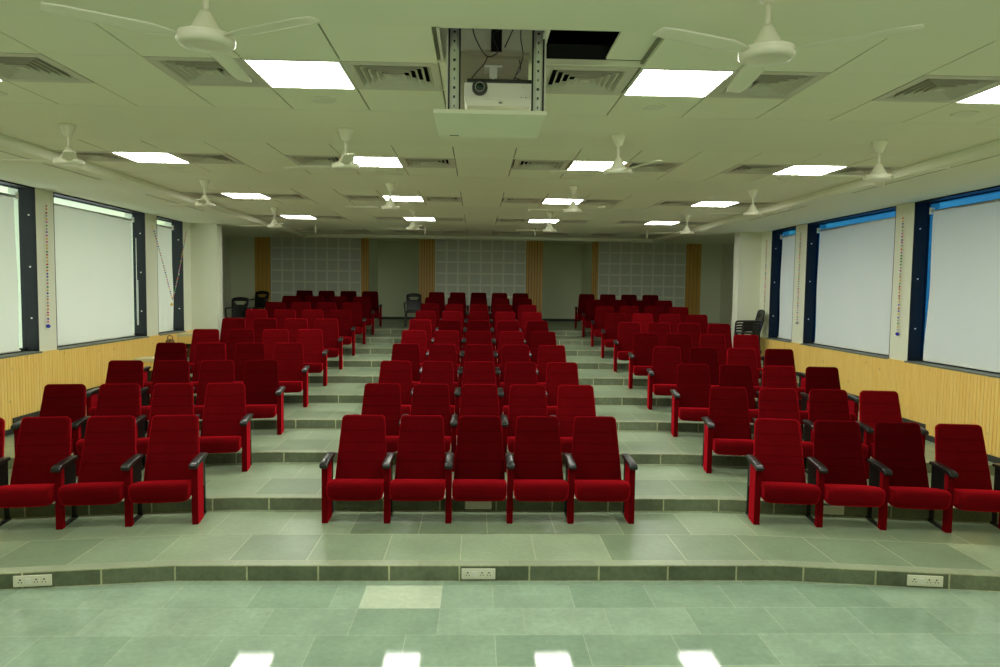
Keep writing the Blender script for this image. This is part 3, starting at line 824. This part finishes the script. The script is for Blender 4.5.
bm = B(); tube(bm, smoothpts([(-.05,0,.39),(-.04,0,.45),(0,0,.47),(.04,0,.45),(.05,0,.39)],4), .008, 6); obj('handle', bm, M['bag'], bagt)

# ------------------------------------------------------------------ back wall cladding
def acoustic_panel(label, x0, x1):
    t = thing('acoustic_panel', label, 'acoustic panel', ((x0+x1)/2, YBACK-0.006, tier_z(10)+0.002), 0, 'square-patterned acoustic panels')
    w = x1-x0; top = CEIL+0.13-tier_z(10)
    bm = B(); bx(bm, -w/2, w/2, -0.02, 0.0, 0.02, top); obj('backing', bm, M['acoustic'], t)
    bm = B(); n = 8; c = w/n
    for i in range(n+1):
        x = -w/2 + c*i; hw_ = .027
        bx(bm, max(-w/2,x-hw_), min(w/2,x+hw_), -0.028, -0.019, 0.02, top)
    z = top; i = 0
    while z > 0.1:
        bx(bm, -w/2, w/2, -0.0285, -0.019, max(.02,z-0.027), min(top,z+0.027)); z -= c; i += 1
    obj('rib_grid', bm, M['acoustic_rib'], t)
acoustic_panel('pale acoustic wall panel in squares, behind the left block', -6.30, -3.59)
acoustic_panel('pale acoustic wall panel in squares, behind the centre block', -1.335, 1.44)
acoustic_panel('pale acoustic wall panel in squares, behind the right block', 3.67, 6.38)
def slat_strip(label, x0, x1, n):
    t = thing('wood_slat_strip', label, 'wall cladding', ((x0+x1)/2, YBACK-0.006, tier_z(10)+0.002), 0, 'vertical wooden strips on the back wall')
    w = x1-x0; c = w/n; top = CEIL+0.13-tier_z(10)
    bm = B(); bx(bm, -w/2, w/2, -0.012, 0, 0.0, top); obj('backing', bm, M['bag'], t)
    bm = B()
    for i in range(n): bx(bm, -w/2+c*i+0.007, -w/2+c*(i+1)-0.007, -0.035, -0.010, 0.0, top)
    obj('slat_face', bm, M['backpine'], t)
slat_strip('wooden slat strip left of the left acoustic panel', -6.78, -6.31, 4)
slat_strip('narrow wooden slat strip right of the left acoustic panel', -3.58, -3.345, 3)
slat_strip('wooden slat strip left of the centre acoustic panel', -1.83, -1.34, 6)
slat_strip('wooden slat strip right of the centre acoustic panel', 1.445, 1.96, 6)
slat_strip('narrow wooden slat strip left of the right acoustic panel', 3.465, 3.665, 3)
slat_strip('wooden slat strip right of the right acoustic panel', 6.385, 6.86, 4)

# ------------------------------------------------------------------ power outlets on the risers
def outlet(label, x, y, rz):
    t = thing('power_outlet', label, 'power outlet', (x,y,0.062), rz, 'power outlets on the front step')
    bm = B(); bx(bm, -.135,.135, -.012,.0, -.043,.043); obj('plate', bm, M['offwhite'], t, bevel=0.004)
    bm = B(); bx(bm, -.052,-.010, -.017,-.008, -.022,.022); obj('switch', bm, M['white'], t, bevel=0.003)
    for xx in (-.085, .028, .084):
        bm = B(); bx(bm, xx-.024, xx+.024, -.014,-.008, -.026,.026); so = obj('socket', bm, M['offwhite'], t, bevel=0.003)
        bm = B()
        for dx, dz, rr in ((0,.012,.0065),(-.011,-.008,.0045),(.011,-.008,.0045)):
            ylathe(bm, [(rr,-.0135),(rr,-.0148)], xx+dx, dz, 10)
        obj('pin_holes', bm, M['black'], so)
def oy(x): return edge_y(1, x)
outlet('white power outlet on the front step, left one', -3.42, oy(3.42), TH)
outlet('white power outlet on the front step, middle one', -0.01, oy(0), 0)
outlet('white power outlet on the front step, right one', 3.545, oy(3.545)+0.0, -TH)
for x, lab in ((-0.01,'blank pale cover plate on the second step under the middle front chair'), (3.48,'blank pale cover plate on the second step under the right block')):
    t = thing('cover_plate', lab, 'cover plate', (x, edge_y(2,x), tier_z(1)+0.062), 0 if abs(x) < 1 else -TH, 'blank cover plates')
    bm = B(); bx(bm, -.132,.132, -.011,0, -.043,.043); pl = obj('plate', bm, M['offwhite'], t, bevel=0.004)
    bm = B(); bx(bm, -.12,.12, -.0125,-.009, -.033,.033); obj('blank_insert', bm, M['offwhite'], t, bevel=0.002)

# ------------------------------------------------------------------ bead garlands
BCOL = ['red','blue','pink','green','silver','yellow','orange']
bead_me = {}
for c in BCOL:
    bm = B(); bmesh.ops.create_icosphere(bm, subdivisions=1, radius=0.014); bead_me[c] = mesh('bead', bm, M['bead_'+c], smooth=True)
def garland(label, pts, n, endcol, seed):
    rr = random.Random(seed)
    P = [Vector(p) for p in pts]
    t = thing('bead_garland', label, 'garland', P[0], 0, 'colourful bead garlands')
    Q = [p-P[0] for p in P]
    bm = B(); tube(bm, Q, 0.0025, 5); obj('string', bm, M['pale_wood'], t)
    # arc length samples
    seg = [0]
    for a, b in zip(Q, Q[1:]): seg.append(seg[-1]+(b-a).length)
    for k in range(n):
        d = seg[-1]*(k+0.5 + 0.25*rr.random())/n
        i = max(j for j in range(len(seg)-1) if seg[j] <= d)
        u = (d-seg[i])/(seg[i+1]-seg[i]); p = Q[i].lerp(Q[i+1], min(1,u))
        b = link('bead', bead_me[rr.choice(BCOL)], t, p); b.rotation_euler = (rr.random()*3, rr.random()*3, 0)
        b.scale = (1,1,1.1)
    return t, Q
def vert(label, x, y, z0, z1, endcol, seed, dy=0.0):
    pts = [(x, y+dy*k/10, z0+(z1-z0)*k/10) for k in range(11)]
    t, Q = garland(label, pts, 38, endcol, seed)
    bm = B(); bmesh.ops.create_icosphere(bm, subdivisions=2, radius=0.028, matrix=Matrix.Translation(Q[-1])); obj('pendant', bm, M['bead_'+endcol], t, smooth=True)
vert('straight bead garland with blue end ball on the left wall pillar', -6.02, 9.93, 3.43, 1.74, 'blue', 1, -0.03)
vert('straight bead garland with blue end ball on the right wall pillar', 6.02, 9.83, 3.46, 1.77, 'blue', 2, 0.0)
vert('straight bead garland with grey end on the right pillar past middle window', 6.02, 12.99, 3.48, 1.78, 'silver', 3, 0.0)
vert('straight bead garland with yellow end beside the farthest right window', 6.02, 14.52, 3.46, 1.76, 'yellow', 4, 0.0)
pts = []
for k in range(13):
    u = k/12; pts.append((-6.02, 13.07+(13.87-13.07)*(u**0.85), 3.43+(2.05-3.43)*u**0.93))
for k in range(1, 13):
    u = k/12; pts.append((-6.02, 13.87+(14.58-13.87)*(u**0.95), 2.05+(3.44-2.05)*u**1.12))
t, Q = garland('bead garland draped in a V across the farthest left window', pts, 62, 'yellow', 5)
bm = B(); bmesh.ops.create_icosphere(bm, subdivisions=2, radius=0.028, matrix=Matrix.Translation(Q[12]+Vector((0,-.03,-.09)))); tube(bm, [Q[12], Q[12]+Vector((0,-.03,-.09))], .003, 5); obj('pendant', bm, M['bead_yellow'], t, smooth=True)

# ------------------------------------------------------------------ light, world, camera
w = bpy.data.worlds.new('World'); S.world = w; w.use_nodes = True
bg = w.node_tree.nodes['Background']; bg.inputs['Color'].default_value = (0.93,1.0,0.95,1); bg.inputs['Strength'].default_value = 2.6

# the room's next ceiling row towards the stage, unseen, plus an added upward fill
def area(name, loc, rot, sx_, sy_, power, col):
    ld = bpy.data.lights.new(name, 'AREA'); ld.shape = 'RECTANGLE'; ld.size = sx_; ld.size_y = sy_; ld.energy = power; ld.color = col
    o = bpy.data.objects.new(name, ld); C.objects.link(o); o.location = loc; o.rotation_euler = rot
    return o
for i in (-1,3,7,11): area('stage_ceiling_lamp', ((colx(i)+colx(i+1))/2, BAND0-BANDP+0.9, CEIL-0.02), (0,0,0), 0.6, 0.6, 20, (1.0,1.0,0.90))
area('added_bounce_fill', (0,-1.6,1.6), (PI,0,0), 5.0, 1.6, 85, (1.0,1.0,0.88))  # up-facing fill added to brighten the ceiling, no such fixture in the room
cam = bpy.data.cameras.new('Camera'); co = bpy.data.objects.new('Camera', cam); C.objects.link(co); S.camera = co
F_PX, YAW, PIT, ROL = 696.07, 0.0335, 0.0627, 0.0132
cam.sensor_fit = 'HORIZONTAL'; cam.sensor_width = 36.0; cam.lens = F_PX*36/1000; cam.clip_start = 0.05; cam.clip_end = 200
cy_, sy_ = math.cos(YAW), math.sin(YAW); cp, sp = math.cos(PIT), math.sin(PIT); cr, sr = math.cos(ROL), math.sin(ROL)
R0 = Vector((cy_,-sy_,0)); fh = Vector((sy_,cy_,0)); Z = Vector((0,0,1))
Fw = cp*fh - sp*Z; Up = sp*fh + cp*Z
Rc = cr*R0 + sr*Up; Uc = -sr*R0 + cr*Up
mw = Matrix.Identity(4)
for i in range(3): mw[i][0] = Rc[i]; mw[i][1] = Uc[i]; mw[i][2] = -Fw[i]
mw[0][3], mw[1][3], mw[2][3] = CAMX, 0.0, CAMZ
co.matrix_world = mw
S.view_settings.view_transform = 'Standard'
S.view_settings.look = 'None'
S.view_settings.exposure = 0.04
S.view_settings.gamma = 1.12
S.cycles.max_bounces = 8; S.cycles.diffuse_bounces = 5
S.cycles.sample_clamp_indirect = 6.0
